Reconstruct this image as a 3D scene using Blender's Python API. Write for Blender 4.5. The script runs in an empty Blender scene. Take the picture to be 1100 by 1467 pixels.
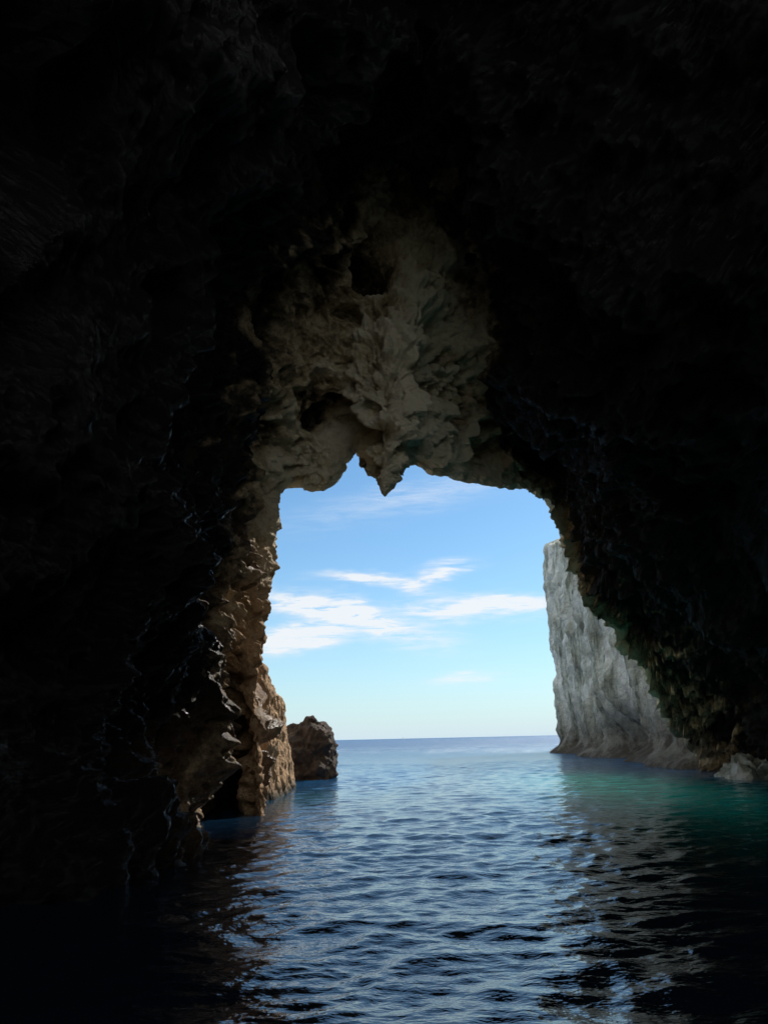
import bpy, math, numpy as np
from mathutils import Matrix, Vector
scene=bpy.context.scene
# ---------------------------------------------------------------- noise
def _h(ix,iy,iz,seed):
    h=(ix.astype(np.uint32)*np.uint32(374761393)+iy.astype(np.uint32)*np.uint32(668265263)
       +iz.astype(np.uint32)*np.uint32(2246822519)+np.uint32((seed*3266489917)&0xffffffff))
    h=(h^(h>>np.uint32(13)))*np.uint32(1274126177)
    h=(h^(h>>np.uint32(15)))*np.uint32(2654435761)
    h^=h>>np.uint32(16)
    return h.astype(np.float32)/np.float32(4294967296.0)
ROT=np.array([[.36,.48,-.8],[-.8,.6,0],[.48,.64,.6]])
def vn(p,f,seed=0):
    if np.isscalar(f): f=(f,f,f)
    q=p*np.array(f,dtype=np.float64)
    if seed%2:q=q@ROT
    q=q+seed*17.31+1000.0
    i=np.floor(q).astype(np.int64); t=(q-i).astype(np.float32); t=t*t*t*(t*(t*6-15)+10)
    x,y,z=i[:,0],i[:,1],i[:,2]; tx,ty,tz=t[:,0],t[:,1],t[:,2]
    def c(a,b,d): return _h(x+a,y+b,z+d,seed)
    x00=c(0,0,0)*(1-tx)+c(1,0,0)*tx; x10=c(0,1,0)*(1-tx)+c(1,1,0)*tx
    x01=c(0,0,1)*(1-tx)+c(1,0,1)*tx; x11=c(0,1,1)*(1-tx)+c(1,1,1)*tx
    return ((x00*(1-ty)+x10*ty)*(1-tz)+(x01*(1-ty)+x11*ty)*tz)*2-1
def fbm(p,f,octs,seed=0,gain=.5):
    f=np.array((f,f,f) if np.isscalar(f) else f,dtype=float); s=0;a=1;n=0
    for k in range(octs):
        s=s+a*vn(p,f,seed+k);n+=a;a*=gain;f=f*2.07
    return s/n*1.6
def ridged(p,f,octs,seed=0,gain=.5):
    f=np.array((f,f,f) if np.isscalar(f) else f,dtype=float); s=0;a=1;n=0
    for k in range(octs):
        s=s+a*(1-2*np.abs(vn(p,f,seed+k)));n+=a;a*=gain;f=f*2.1
    return s/n-.35
def cells(p,f,seed):
    """distance to nearest jittered cell point"""
    if np.isscalar(f): f=(f,f,f)
    q=(p*np.array(f,dtype=np.float64))@ROT+500+seed*3.7
    i=np.floor(q).astype(np.int64);best=np.full(len(p),9.,np.float32)
    for a in (-1,0,1):
        for b in (-1,0,1):
            for c in (-1,0,1):
                jx,jy,jz=i[:,0]+a,i[:,1]+b,i[:,2]+c
                dx=jx+_h(jx,jy,jz,seed)-q[:,0];dy=jy+_h(jx,jy,jz,seed+1)-q[:,1];dz=jz+_h(jx,jy,jz,seed+2)-q[:,2]
                rad=.55+.9*_h(jx,jy,jz,seed+3)
                best=np.minimum(best,np.sqrt(dx*dx+dy*dy+dz*dz)*rad)
    return best
def cr(P,ts):
    n=len(P); i=np.clip(np.floor(ts).astype(int),0,n-2); t=(ts-i)
    t=t.reshape((-1,)+(1,)*(P.ndim-1))
    p1=P[i];p2=P[i+1];p0=P[np.maximum(i-1,0)];p3=P[np.minimum(i+2,n-1)]
    return .5*((2*p1)+(-p0+p2)*t+(2*p0-5*p1+4*p2-p3)*t*t+(-p0+3*p1-3*p2+p3)*t**3)
def grid_normals(G):
    du=np.gradient(G,axis=0);dv=np.gradient(G,axis=1)
    n=np.cross(du,dv);return n/np.maximum(np.linalg.norm(n,axis=2,keepdims=True),1e-9)
def smooth_grid(N,k):
    for _ in range(k):
        M=N.copy();M[1:-1]=(N[:-2]+2*N[1:-1]+N[2:])/4;N=M
        M=N.copy();M[:,1:-1]=(N[:,:-2]+2*N[:,1:-1]+N[:,2:])/4;N=M
    return N/np.maximum(np.linalg.norm(N,axis=2,keepdims=True),1e-9)
def grid_mesh(name,G,mat,attrs={},smooth=True):
    a,b=G.shape[:2]
    idx=np.arange(a*b).reshape(a,b)
    q=np.stack([idx[:-1,:-1],idx[1:,:-1],idx[1:,1:],idx[:-1,1:]],-1).reshape(-1,4)
    me=bpy.data.meshes.new(name)
    me.vertices.add(a*b);me.vertices.foreach_set('co',G.reshape(-1).astype(np.float32))
    me.loops.add(len(q)*4);me.loops.foreach_set('vertex_index',q.reshape(-1).astype(np.int32))
    me.polygons.add(len(q));me.polygons.foreach_set('loop_start',np.arange(len(q),dtype=np.int32)*4)
    me.polygons.foreach_set('use_smooth',np.full(len(q),smooth))
    for k,v in attrs.items():
        at=me.attributes.new(k,'FLOAT','POINT');at.data.foreach_set('value',v.reshape(-1).astype(np.float32))
    me.update(calc_edges=True);me.validate()
    o=bpy.data.objects.new(name,me);scene.collection.objects.link(o);me.materials.append(mat);return o
# ---------------------------------------------------------------- materials
def newmat(n):
    m=bpy.data.materials.new(n);m.use_nodes=True;nt=m.node_tree
    return m,nt,nt.nodes['Principled BSDF']
def N(nt,t,**kw):
    n=nt.nodes.new(t)
    for k,v in kw.items():setattr(n,k,v)
    return n
def math_(nt,op,a,b=None,clamp=False):
    n=nt.nodes.new('ShaderNodeMath');n.operation=op;n.use_clamp=clamp
    for i,x in enumerate((a,b)):
        if x is None:continue
        if isinstance(x,(int,float)):n.inputs[i].default_value=x
        else:nt.links.new(x,n.inputs[i])
    return n.outputs[0]
def ramp(nt,fac,stops):
    r=nt.nodes.new('ShaderNodeValToRGB');e=r.color_ramp.elements
    while len(e)<len(stops):e.new(.5)
    for x,(p,c) in zip(e,stops):x.position=p;x.color=tuple(c)+(1,)
    nt.links.new(fac,r.inputs[0]);return r.outputs[0]
def mix(nt,f,a,b,bt='MIX'):
    n=nt.nodes.new('ShaderNodeMix');n.data_type='RGBA';n.blend_type=bt
    for s,x in ((0,f),(6,a),(7,b)):
        if isinstance(x,(int,float)):n.inputs[s].default_value=x
        elif isinstance(x,tuple):n.inputs[s].default_value=x+(1,)
        else:nt.links.new(x,n.inputs[s])
    return n.outputs[2]
def noise(nt,scale,detail=6,rough=.6,vec=None,dist=0):
    n=N(nt,'ShaderNodeTexNoise');n.inputs['Scale'].default_value=scale;n.inputs['Detail'].default_value=detail
    n.inputs['Roughness'].default_value=rough;n.inputs['Distortion'].default_value=dist
    if vec is not None:nt.links.new(vec,n.inputs['Vector'])
    return n.outputs[0]
def bump(nt,h,dist,strength=1,prev=None):
    b=N(nt,'ShaderNodeBump');b.inputs['Distance'].default_value=dist;b.inputs['Strength'].default_value=strength
    nt.links.new(h,b.inputs['Height'])
    if prev is not None:nt.links.new(prev,b.inputs['Normal'])
    return b.outputs[0]
m_cave,nt,bs=newmat('cave_rock')
geo=N(nt,'ShaderNodeNewGeometry').outputs['Position']
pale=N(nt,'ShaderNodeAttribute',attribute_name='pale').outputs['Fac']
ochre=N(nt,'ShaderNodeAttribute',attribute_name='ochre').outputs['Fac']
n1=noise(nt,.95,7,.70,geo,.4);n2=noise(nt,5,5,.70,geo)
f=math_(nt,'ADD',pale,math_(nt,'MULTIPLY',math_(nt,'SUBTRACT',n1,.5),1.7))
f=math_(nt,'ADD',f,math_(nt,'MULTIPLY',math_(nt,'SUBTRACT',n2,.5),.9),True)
lit_dry=math_(nt,'MULTIPLY',f,math_(nt,'MULTIPLY',pale,5,True))
col=ramp(nt,lit_dry,[(0,(.007,.006,.006)),(.14,(.040,.032,.022)),(.34,(.29,.215,.125)),(.58,(.66,.53,.33)),(.9,(.90,.81,.60))])  # near black where the cave is unlit, bright where the arch is lit
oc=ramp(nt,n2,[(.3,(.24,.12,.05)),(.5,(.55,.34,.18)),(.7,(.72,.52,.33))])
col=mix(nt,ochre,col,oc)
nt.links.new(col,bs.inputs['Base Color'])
rg=ramp(nt,lit_dry,[(0,(.27,)*3),(.4,(.85,)*3)]);nt.links.new(rg,bs.inputs['Roughness'])
bs.inputs['Specular IOR Level'].default_value=.40
nn=bump(nt,noise(nt,6,7,.74,geo),.28,1)
nt.links.new(nn,bs.inputs['Normal'])
def limestone(name,band):
    m,nt,bs=newmat(name)
    geo=N(nt,'ShaderNodeNewGeometry').outputs['Position']
    mp=N(nt,'ShaderNodeMapping');nt.links.new(geo,mp.inputs[0]);mp.inputs['Scale'].default_value=(1,.5,.12)
    st=noise(nt,.9,7,.70,mp.outputs[0]);n2=noise(nt,.5,7,.72,geo)
    c=ramp(nt,st,[(.38,(.15,.17,.13)),(.47,(.60,.66,.58)),(.58,(.90,.94,.89))])
    c=mix(nt,ramp(nt,n2,[(.47,(0,0,0)),(.62,(.7,.7,.7))]),c,(.32,.33,.26))
    if band:
        sep=N(nt,'ShaderNodeSeparateXYZ');nt.links.new(geo,sep.inputs[0]);z=sep.outputs[2]
        zz=math_(nt,'ADD',z,math_(nt,'MULTIPLY',math_(nt,'SUBTRACT',n2,.5),12))
        low=ramp(nt,math_(nt,'DIVIDE',zz,band,True),[(0.05,(1,1,1)),(.75,(0,0,0))])
        c=mix(nt,low,c,(.08,.07,.055))
    nt.links.new(c,bs.inputs['Base Color']);bs.inputs['Roughness'].default_value=.9
    nt.links.new(bump(nt,noise(nt,1.2,8,.74,geo),.9,1),bs.inputs['Normal'])
    return m
m_lime=limestone('white_limestone',7.0);m_plain=limestone('plain_limestone',0)
m_och,nt,bs=newmat('ochre_rock')
geo=N(nt,'ShaderNodeNewGeometry').outputs['Position']
n1=noise(nt,1.1,6,.65,geo);n2=noise(nt,6,6,.7,geo)
c=ramp(nt,n1,[(.3,(.22,.12,.06)),(.5,(.54,.34,.18)),(.7,(.74,.52,.32))])
c=mix(nt,.5,c,ramp(nt,n2,[(.3,(.16,.08,.04)),(.7,(.80,.55,.33))]))
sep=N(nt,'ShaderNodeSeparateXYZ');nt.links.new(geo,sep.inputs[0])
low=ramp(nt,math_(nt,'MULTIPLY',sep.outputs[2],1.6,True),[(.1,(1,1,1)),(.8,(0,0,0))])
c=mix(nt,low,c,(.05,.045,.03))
nt.links.new(c,bs.inputs['Base Color']);bs.inputs['Roughness'].default_value=.85
nn=bump(nt,noise(nt,5,6,.72,geo),.18,1);nt.links.new(nn,bs.inputs['Normal'])
m_bld,nt,bs=newmat('brown_boulder')
geo=N(nt,'ShaderNodeNewGeometry').outputs['Position']
n1=noise(nt,1.6,6,.7,geo)
nt.links.new(ramp(nt,n1,[(.3,(.02,.015,.012)),(.55,(.075,.05,.035)),(.75,(.19,.135,.095))]),bs.inputs['Base Color']);bs.inputs['Roughness'].default_value=.85
nt.links.new(bump(nt,noise(nt,4,6,.72,geo),.15,1),bs.inputs['Normal'])
m_sea,nt,bs=newmat('sea_water')
geo=N(nt,'ShaderNodeNewGeometry').outputs['Position']
sep=N(nt,'ShaderNodeSeparateXYZ');nt.links.new(geo,sep.inputs[0])
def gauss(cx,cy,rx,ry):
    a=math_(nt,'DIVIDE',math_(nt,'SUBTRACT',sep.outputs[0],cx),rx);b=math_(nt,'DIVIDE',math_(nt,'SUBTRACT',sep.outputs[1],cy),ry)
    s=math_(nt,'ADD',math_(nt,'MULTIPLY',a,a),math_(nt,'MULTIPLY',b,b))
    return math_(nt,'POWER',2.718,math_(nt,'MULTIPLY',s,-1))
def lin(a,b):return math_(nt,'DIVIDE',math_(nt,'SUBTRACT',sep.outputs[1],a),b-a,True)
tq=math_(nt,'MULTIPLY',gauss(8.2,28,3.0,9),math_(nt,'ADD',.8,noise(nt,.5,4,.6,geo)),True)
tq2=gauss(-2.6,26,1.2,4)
c=mix(nt,lin(16,40),(.002,.004,.008),(.015,.085,.20))  # shade of the cave put into the water colour, near black inside
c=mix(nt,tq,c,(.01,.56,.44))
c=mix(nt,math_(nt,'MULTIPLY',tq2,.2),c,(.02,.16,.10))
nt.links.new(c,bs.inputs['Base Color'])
bs.inputs['IOR'].default_value=1.5
rr=math_(nt,'ADD',.05,math_(nt,'MULTIPLY',lin(30,220),.36));nt.links.new(rr,bs.inputs['Roughness'])
mp=N(nt,'ShaderNodeMapping');nt.links.new(geo,mp.inputs[0]);mp.inputs['Scale'].default_value=(.7,1.2,1)
nn=bump(nt,noise(nt,8,3,.55,mp.outputs[0]),.013,.9)
nn=bump(nt,noise(nt,2.2,4,.6,mp.outputs[0]),.04,.8,nn)
b=N(nt,'ShaderNodeBump');b.inputs['Distance'].default_value=1.2;nt.links.new(lin(35,120),b.inputs['Strength'])
nt.links.new(noise(nt,.55,5,.65,mp.outputs[0]),b.inputs['Height']);nt.links.new(nn,b.inputs['Normal'])
nt.links.new(b.outputs[0],bs.inputs['Normal'])

# ---------------------------------------------------------------- cave shell
# cross-sections of the cave in metres: x,z in cm from left waterline, over the roof, to right waterline; y in m
def sec(xz,y):
    return np.array([(float(a.split(',')[0])/100,yy,float(a.split(',')[1])/100) for a,yy in zip(xz.split(),y)])
Hm=sec('-363,6 -438,146 -451,294 -421,476 -404,697 -368,971 -293,1200 -160,1466 -64,1603 41,1727 146,1679 248,1611 445,1414 607,1166 798,973 983,744 1201,586 1425,335 1518,-5',
 [11.5,12,12,12,12.5,13,13,14,14.5,15,15,15,16,17,19,21,24,27,29])
Im=sec('-412,-11 -402,155 -374,336 -386,512 -347,786 -330,1054 -276,1383 -129,1476 -45,1610 75,1767 163,1751 230,1715 408,1462 434,1182 586,1114 823,757 1080,569 1357,313 1546,11',
 [17.5,17.5,17,17,17,17.5,18.4,18.8,19,19.1,19.4,19.8,21.5,22.5,24,26,29,32,34])
Mm=sec('-455,-32 -446,138 -408,344 -368,540 -365,788 -331,999 -245,1168 -131,1203 -59,1172 3,1110 86,1123 161,1216 314,1249 432,1112 621,1026 811,731 1042,511 1356,205 1548,-23',
 [22.6,22.2,20,19.5,20,20,20.3,20.6,20,19.7,20,21,22.8,24.2,26,28.5,31,35,37])
Lm=sec('-330,-37 -347,139 -368,370 -346,575 -344,802 -319,934 -178,947 -87,1070 -52,939 1,859 52,919 99,1031 321,1040 562,1031 685,932 925,630 1169,373 1389,128 1581,-26',
 [20.3,20.6,21,21.5,22,22,22,22,20.9,20.4,20.9,22.6,24.5,26.3,28,31,34,37,39])
nc=len(Lm)
ang=np.linspace(180,0,nc)
def hall(y,cx,rx,rz,zo=0):
    return np.array([(cx+rx*math.cos(math.radians(a)),y,zo+rz*math.sin(math.radians(a))) for a in ang])
cen=np.array([1.5,0,3.0])
ex=np.zeros(nc);ex[:4]=[2.6,2.6,1.8,.8]
def outward(P,dy,k):
    """flare the outer side of the arch away from the opening"""
    dy=dy+ex
    Q=P.copy();s=(P[:,1]+dy)/P[:,1]
    Q[:,0]=P[:,0]*s;Q[:,2]=1.8+(P[:,2]-1.8)*s;Q[:,1]+=dy
    c=cen*np.ones_like(Q);c[:,1]=Q[:,1]
    Q2=c+(Q-c)*k;Q2[:,1]=Q[:,1];return Q2
O1=outward(Lm,1.2,1.12);O2=outward(Lm,2.5,1.8);O3=outward(Lm,4,4.5);O3[:,1]=np.maximum(O3[:,1],28)
YR=7.0  # roof cut open behind this line, added to let daylight in
st=np.stack([hall(YR+1.5,4.5,30,25),hall(YR,4.5,15,23),hall(YR,4.5,11.5,21.5),hall(YR+1.8,4.5,10.5,20),Hm,Im,Mm,Lm,O1,O2,O3])
def skirt(P):
    a=P[0].copy();a[2]=-2.5;b=P[-1].copy();b[2]=-2.5
    return np.vstack([a[None],P,b[None]])
st=np.stack([skirt(p) for p in st])
seg=[6,10,14,60,120,170,190,60,30,16]
ts=np.concatenate([np.arange(n)/n+k for k,n in enumerate(seg)]+[np.array([len(seg)])])
NS=1200
ss=np.linspace(0,nc+1,NS)
A=cr(st,ts)
G=cr(np.swapaxes(A,0,1),ss);G=np.swapaxes(G,0,1)
nrm=smooth_grid(grid_normals(G),6)
def ins(l):
    return l[:8]+[(l[7]+l[8])/2,l[8],(l[8]+l[9])/2]+l[9:]
W=np.zeros((11,nc))  # lit arch and dark interior painted by weight, along with rock tone
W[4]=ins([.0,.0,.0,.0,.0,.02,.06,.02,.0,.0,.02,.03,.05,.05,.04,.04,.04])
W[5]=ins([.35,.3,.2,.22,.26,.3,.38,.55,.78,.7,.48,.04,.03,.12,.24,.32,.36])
W[6]=ins([.0,.05,.55,.62,.68,.74,.8,.88,1.15,1.2,1.15,.98,.42,.38,.54,.6,.54])  # left base also blackened in colour for the shaded waterline hollow
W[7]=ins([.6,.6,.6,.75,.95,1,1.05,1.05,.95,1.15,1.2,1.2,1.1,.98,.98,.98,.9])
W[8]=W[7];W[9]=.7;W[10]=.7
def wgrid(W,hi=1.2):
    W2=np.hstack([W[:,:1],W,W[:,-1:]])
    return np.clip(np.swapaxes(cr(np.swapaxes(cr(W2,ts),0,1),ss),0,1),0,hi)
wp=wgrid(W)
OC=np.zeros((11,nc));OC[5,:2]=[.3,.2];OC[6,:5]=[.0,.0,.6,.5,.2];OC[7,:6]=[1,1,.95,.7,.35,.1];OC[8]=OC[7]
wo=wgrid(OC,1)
T2=np.repeat(ts[:,None],NS,1);S2=np.repeat(ss[None],len(ts),0)
p=G.reshape(-1,3);t=T2.reshape(-1);s=S2.reshape(-1)
lip=np.exp(-((t-7)/.35)**2)
hallw=np.clip((5.2-t)/1.2,0,1)*np.clip((s-.5)/3,.35,1)
d=np.zeros(len(p))
d+=fbm(p,.16,2,1)*1.2*hallw
d+=ridged(p,.35,3,7)*(.75*hallw+.42)*(1-.85*lip)
d+=fbm(p,(.9,.9,.55),4,20)*.50*(1-.65*lip)
d+=ridged(p,(1.4,1.4,.9),3,31)*.24*(1-.4*lip)
d+=fbm(p,4.2,3,40)*.15*(1-.2*lip)
roof=np.exp(-((s-10.4)/3.2)**2)*np.exp(-((t-5.9)/.95)**2)
d+=roof*(ridged(p,(.9,.9,.5),2,61)*.5+ridged(p,(2.2,2.2,1.1),2,66)*.22)
w3=np.stack([vn(p,2.2,80),vn(p,2.2,82),vn(p,2.2,84)],1)*.18+np.stack([vn(p,6,86),vn(p,6,88),vn(p,6,90)],1)*.05
pw=p+w3
zone=np.clip((t-4.6)/.6,0,1)
pit=np.zeros(len(p))
clus=np.clip(.6+vn(p,.45,120)*1.3,0.3,1)
for fz,dep,rad,sd_ in (((.70,.70,.5),.85,.46,500),((1.4,1.4,1.0),.60,.50,510),((2.8,2.8,2.1),.30,.54,520)):
    cd=cells(pw,fz,sd_)
    x=np.clip((rad-cd)/.20,0,1);x=x*x*(3-2*x)
    pit+=x*dep*clus*(1-.8*lip)
d-=pit*zone*.9
q=np.stack([t*3.2,s*.55,np.zeros_like(t)],1)
fl=(.5-2*np.abs(vn(q,(1.6,1,1),70)))*.38+(.5-2*np.abs(vn(q,(4,2.2,1),72)))*.24
side=np.clip((s-13.5)/1.5,0,1)+.6*np.clip((6-s)/2,0,1)
d+=fl*side*(1-.6*lip)*np.clip(t-3.5,0,1)
d*=np.where(t>7,np.clip(1-(t-7)*3,.25,1),1)
D=d.reshape(T2.shape)
wp=np.clip(wp-.68*np.clip(pit,0,1).reshape(wp.shape)*(wp>.02),0,1.15)  # pits darkened in the colour too, shading the recesses
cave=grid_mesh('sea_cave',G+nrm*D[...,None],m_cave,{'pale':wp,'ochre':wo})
# ---------------------------------------------------------------- cliffs
def wall(name,path,top,mat,nu,nv,seed,amp,back=None,fr=.18,slope=None,notch=None,base=-2,side=1):
    path=np.array(path,float);top=np.array(top,float)
    us=np.linspace(0,len(path)-1,nu);P=cr(path,us);Tp=cr(top[:,None],us)[:,0]
    tan=np.gradient(P,axis=0);tan/=np.linalg.norm(tan,axis=1,keepdims=True)
    out=np.stack([-tan[:,1],tan[:,0]],1)*side
    V=[]
    for v in np.linspace(0,1,nv):
        if v<.8:
            f=v/.8;z=base+(Tp-base)*f;x=P-out*((slope or 0)*f**1.5)
        else:
            f=(v-.8)/.2;x=P-out*((slope or 0)+f*(back or 15));z=Tp+f*1.0
        V.append(np.column_stack([x,z]))
    G=np.array(V)
    n=smooth_grid(grid_normals(G),8)
    o3=np.column_stack([out,np.zeros(len(out))]);sg=np.sign((n[:int(nv*.5)]*o3[None]).sum(-1).mean())
    n=n*sg
    p=G.reshape(-1,3)
    d=fbm(p,fr*.5,2,seed)*amp+ridged(p,(fr*1.3,fr*1.3,fr*.6),4,seed+9)*amp*.6+fbm(p,(fr*6,fr*6,fr*3),4,seed+20)*amp*.3
    if notch is not None:d=d+notch(p)
    G=G+n*d.reshape(G.shape[:2])[...,None]
    return grid_mesh(name,G,mat)
def nt_(p):
    r=0
    for (y,w,h,dep) in ((58,5,2.6,3.5),(48,2.2,3.5,2.5),(75,4,2,2.0)):
        r=r-dep*np.exp(-((p[:,1]-y)/w)**2-((p[:,2]-.8)/h)**2)
    r=r+1.5*np.exp(-((p[:,2]+.1)/.8)**2)
    r=r+ridged(p,(.5,.5,.12),3,401)*.75
    return r
wall('limestone_cliff',[(60,99),(30,97),(21,93),(18.7,84),(17.8,66),(16.2,50),(15.6,42),(19,36)],[25,25,24.5,23.5,24,25,26,26],m_lime,600,300,90,1.1,back=20,notch=nt_,side=-1,slope=1.3)
# added, unseen: open shaft and pale wall bouncing daylight onto the arch's inner face
wall('added_bounce_wall',[(16,7.5),(17,-1),(13,-9),(4,-12),(-5,-9),(-9,-1),(-8,7.5)],[22,20,18,17,18,20,22],m_plain,260,140,210,.8,back=20,side=-1)
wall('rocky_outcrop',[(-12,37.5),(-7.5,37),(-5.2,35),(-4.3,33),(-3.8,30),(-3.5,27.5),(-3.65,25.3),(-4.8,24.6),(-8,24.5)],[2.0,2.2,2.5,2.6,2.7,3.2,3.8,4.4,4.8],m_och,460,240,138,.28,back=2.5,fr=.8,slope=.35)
def boulder(name,c,r,mat,seed,p4=3.0,amp=.3):
    nu,nv=180,120
    th=np.linspace(0,2*math.pi,nu);ph=np.linspace(-math.pi/2,math.pi/2,nv)
    TH,PH=np.meshgrid(th,ph)
    X=np.cos(PH)*np.cos(TH);Y=np.cos(PH)*np.sin(TH);Z=np.sin(PH)
    L_=(np.abs(X)**p4+np.abs(Y)**p4+np.abs(Z)**p4)**(1/p4)
    U=np.stack([X,Y,Z],-1)/L_[...,None]
    G=U*np.array(r)+np.array(c)
    p=G.reshape(-1,3);nn_=(U*np.array(1/np.array(r)));nn_/=np.linalg.norm(nn_,axis=2,keepdims=True)
    d=ridged(p,.55,4,seed)*amp+fbm(p,1.8,5,seed+8)*amp*.7
    return grid_mesh(name,G+nn_*d.reshape(nv,nu)[...,None],mat)
boulder('sea_boulder',(-4.05,39,.75),(1.3,1.5,1.9),m_bld,150,3.2,.36)
boulder('rock_ledge',(16.6,31.5,-.05),(3.3,2.0,.85),m_plain,170,2.2,.5)
# ---------------------------------------------------------------- sea
def axis_y():
    y=[-25.]
    while y[-1]<2:y.append(y[-1]+max(.09,min(1.2,(2-y[-1])*.12)))
    while y[-1]<20000:
        yy=y[-1];y.append(yy+max(.04,yy*.0042) if yy<60 else yy+yy*.02)
    return np.array(y)
def axis_x():
    x=[0.]
    while x[-1]<20000:
        v=x[-1];x.append(v+(.05 if v<5 else .05*(v/5)**1.3 if v<20 else v*.05))
    x=np.array(x);return np.concatenate([-x[:0:-1],x])
ys=axis_y();xs=axis_x()
X,Y=np.meshgrid(xs,ys)
rng=np.random.RandomState(4)
Zw=np.zeros_like(X);cell=np.maximum(np.gradient(ys)[:,None]*np.ones_like(X),.04)
P2=np.stack([X,Y,X*0],-1).reshape(-1,3)
wa=(vn(P2,.45,310)*.5).reshape(X.shape);wb=(vn(P2,.6,312)*.5).reshape(X.shape)
for k in range(64):
    lam=.13*(1.6/.13)**(rng.rand());a=math.radians(rng.normal(-80,48));kk=2*math.pi/lam
    amp=.0026*lam**.85
    w=np.clip((lam/cell-2.5)/2.5,0,1)
    ph=kk*((X+wa*.8)*math.cos(a)+(Y+wb*.8)*math.sin(a))+rng.rand()*6.28
    Zw+=amp*w*(np.sin(ph)+.25*np.sin(2*ph+.5))
gust=vn(P2,(.22,.12,1),300).reshape(X.shape)
Zw*=1+.6*gust
r=np.hypot(X+.66,Y-6.4);Zw+=.005*np.sin(r*2*math.pi/.16)*np.exp(-((r-.45)/.3)**2)
Zw*=np.clip((120-np.abs(Y))/60,0,1)*np.clip((120-np.abs(X))/60,0,1)
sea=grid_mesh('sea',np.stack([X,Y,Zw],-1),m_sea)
# ---------------------------------------------------------------- tiny sail boat on the horizon
def sail_boat():
    e=bpy.data.objects.new('sail_boat',None);scene.collection.objects.link(e);e.location=(49,2700,0)
    m1,nt1,b1=newmat('boat_white');nz=noise(nt1,2,2);nt1.links.new(ramp(nt1,nz,[(0,(.6,.6,.6)),(1,(.8,.8,.8))]),b1.inputs[0])
    hull=[(-4,0,1),(-3,-1.2,1),(0,-1.5,.9),(2.5,-1,1),(4.5,0,1.3),(2.5,1,1),(0,1.5,.9),(-3,1.2,1)]
    bot=[(x*.8,y*.5,-.3) for x,y,z in hull]
    v=hull+bot;f=[tuple(range(8)),tuple(range(15,7,-1))]+[(i,(i+1)%8,8+(i+1)%8,8+i) for i in range(8)]
    def mk(n,v,f):
        me=bpy.data.meshes.new(n);me.from_pydata(v,[],f);o=bpy.data.objects.new(n,me);scene.collection.objects.link(o);me.materials.append(m1);o.parent=e
    mk('hull',v,f)
    mk('mast',[(x,y,z) for z in (.9,8.5) for x,y in ((.2,-.07),(.34,-.07),(.34,.07),(.2,.07))],[(0,1,5,4),(1,2,6,5),(2,3,7,6),(3,0,4,7),(4,5,6,7)])
    mk('mainsail',[(.1,0,1.6),(-3.4,.3,1.6),(-1.4,.25,5),(.15,0,8.2),(.1,.15,4)],[(0,1,2,4),(4,2,3)])
sail_boat()
# ---------------------------------------------------------------- light, sky
el,az=math.radians(40),math.radians(37)
sd=Vector((math.sin(az)*math.cos(el),math.cos(az)*math.cos(el),math.sin(el)))
sl=bpy.data.lights.new('sun','SUN');sl.energy=5;sl.angle=math.radians(.53);sl.color=(1,.95,.87)
so=bpy.data.objects.new('sun',sl);scene.collection.objects.link(so);so.rotation_euler=sd.to_track_quat('Z','Y').to_euler();so.location=(30,40,50)
w=bpy.data.worlds.new("World");scene.world=w;w.use_nodes=True
nt=w.node_tree;bg=nt.nodes['Background']
sk=N(nt,'ShaderNodeTexSky');sk.sky_type='NISHITA';sk.sun_disc=False;sk.sun_elevation=el;sk.sun_rotation=az
sk.dust_density=.3;sk.ozone_density=2.0;sk.air_density=1.0
tc=N(nt,'ShaderNodeTexCoord').outputs['Generated']
sep=N(nt,'ShaderNodeSeparateXYZ');nt.links.new(tc,sep.inputs[0])
yy=math_(nt,'MAXIMUM',sep.outputs[1],.05)
cx=math_(nt,'DIVIDE',sep.outputs[0],yy);cz=math_(nt,'DIVIDE',sep.outputs[2],yy)
cmb=N(nt,'ShaderNodeCombineXYZ');nt.links.new(cx,cmb.inputs[0]);nt.links.new(math_(nt,'MULTIPLY',cz,3.2),cmb.inputs[1])
cv=cmb.outputs[0]
wx=math_(nt,'SUBTRACT',noise(nt,9,3,.6,cv),.5)
vo=N(nt,'ShaderNodeVectorMath',operation='ADD');nt.links.new(cv,vo.inputs[0]);vo.inputs[1].default_value=(5,3,2)
wz=math_(nt,'SUBTRACT',noise(nt,9,3,.6,vo.outputs[0]),.5)
gx=math_(nt,'ADD',cx,math_(nt,'MULTIPLY',wx,.10));gz=math_(nt,'ADD',cz,math_(nt,'MULTIPLY',wz,.045))
tot=None
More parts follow.
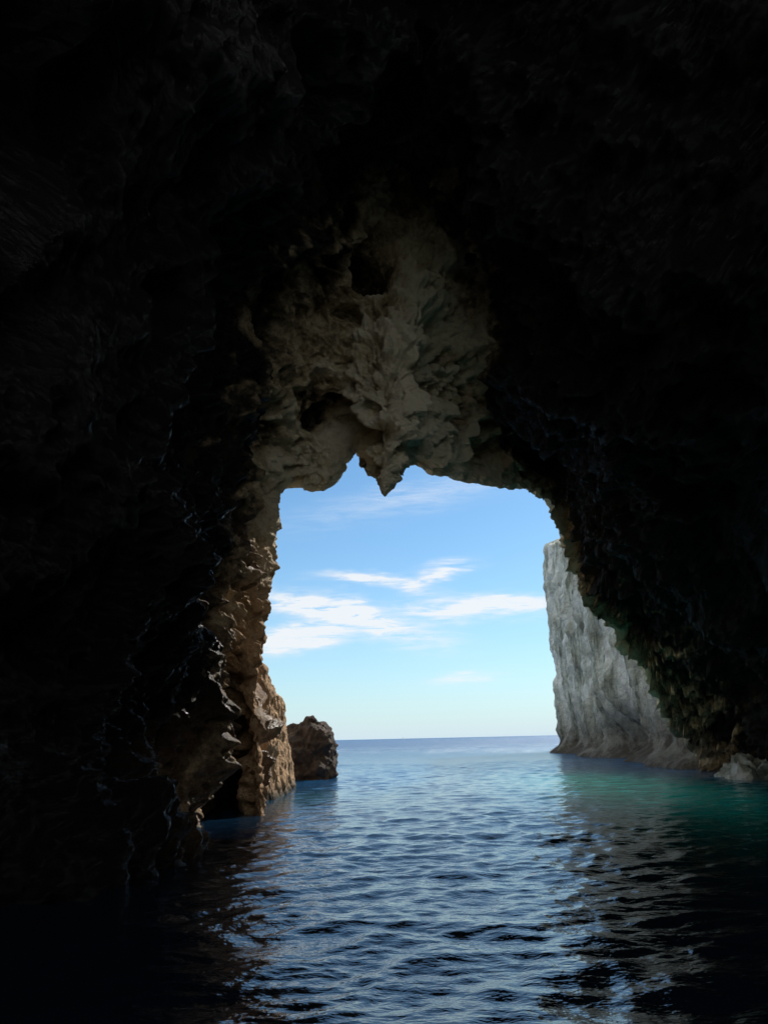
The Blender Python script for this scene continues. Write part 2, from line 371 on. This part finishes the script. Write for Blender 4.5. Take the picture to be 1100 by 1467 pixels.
for (ax,azz,hx,hz,sl_,k) in ((-.007,.2075,.065,.008,-.12,1.8),(.073,.217,.03,.010,.25,1.8),(-.0645,.1626,.10,.016,-.26,3),(-.1165,.134,.05,.013,.05,3),(.130,.170,.085,.014,.02,3),(.1015,.0737,.045,.007,.1,.9),(.05,.332,.14,.022,.2,.45)):
    dx=math_(nt,'SUBTRACT',gx,ax);dz=math_(nt,'SUBTRACT',math_(nt,'SUBTRACT',gz,azz),math_(nt,'MULTIPLY',dx,sl_))
    a=math_(nt,'DIVIDE',dx,hx);b=math_(nt,'DIVIDE',dz,hz)
    e=math_(nt,'MULTIPLY',math_(nt,'POWER',2.718,math_(nt,'MULTIPLY',math_(nt,'ADD',math_(nt,'MULTIPLY',a,a),math_(nt,'MULTIPLY',b,b)),-1)),k)
    tot=e if tot is None else math_(nt,'ADD',tot,e)
mp=N(nt,'ShaderNodeMapping');nt.links.new(cv,mp.inputs[0]);mp.inputs['Rotation'].default_value=(0,0,.35);mp.inputs['Scale'].default_value=(1,2.2,1)
wis=noise(nt,16,5,.65,mp.outputs[0],.6)
den=math_(nt,'MULTIPLY',tot,ramp(nt,wis,[(.30,(0,0,0)),(.62,(1.0,)*3)]),True)
base=mix(nt,1.0,sk.outputs[0],(.66,.94,1.06),'MULTIPLY')
hz_=math_(nt,'POWER',2.718,math_(nt,'MULTIPLY',math_(nt,'ABSOLUTE',sep.outputs[2]),-12))
base=mix(nt,math_(nt,'MULTIPLY',hz_,.95),base,(5.4,6.6,7.4))
ov=math_(nt,'DIVIDE',math_(nt,'SUBTRACT',.72,sep.outputs[1]),.4,True)
cl=ramp(nt,noise(nt,2.2,4,.6,tc),[(.35,(.35,)*3),(.6,(1,)*3)])
base=mix(nt,math_(nt,'MULTIPLY',math_(nt,'MULTIPLY',ov,cl),.9),base,(11,11,10.8))  # bright cloud added only outside the view, to fill the cave with light
c=mix(nt,math_(nt,'MULTIPLY',den,.9),base,(7.6,7.8,8.0))
nt.links.new(c,bg.inputs[0]);bg.inputs[1].default_value=.12
# ---------------------------------------------------------------- camera
cam=bpy.data.objects.new('camera',bpy.data.cameras.new('camera'));scene.collection.objects.link(cam);scene.camera=cam
cam.location=(0,0,1.8);cam.rotation_euler=[math.radians(a) for a in (107.0640,1.2141,0.3726)]
cam.data.sensor_fit='VERTICAL';cam.data.sensor_height=36;cam.data.lens=26
cam.data.clip_end=60000;cam.data.clip_start=.05
scene.view_settings.view_transform='Standard';scene.view_settings.look='None';scene.view_settings.exposure=0
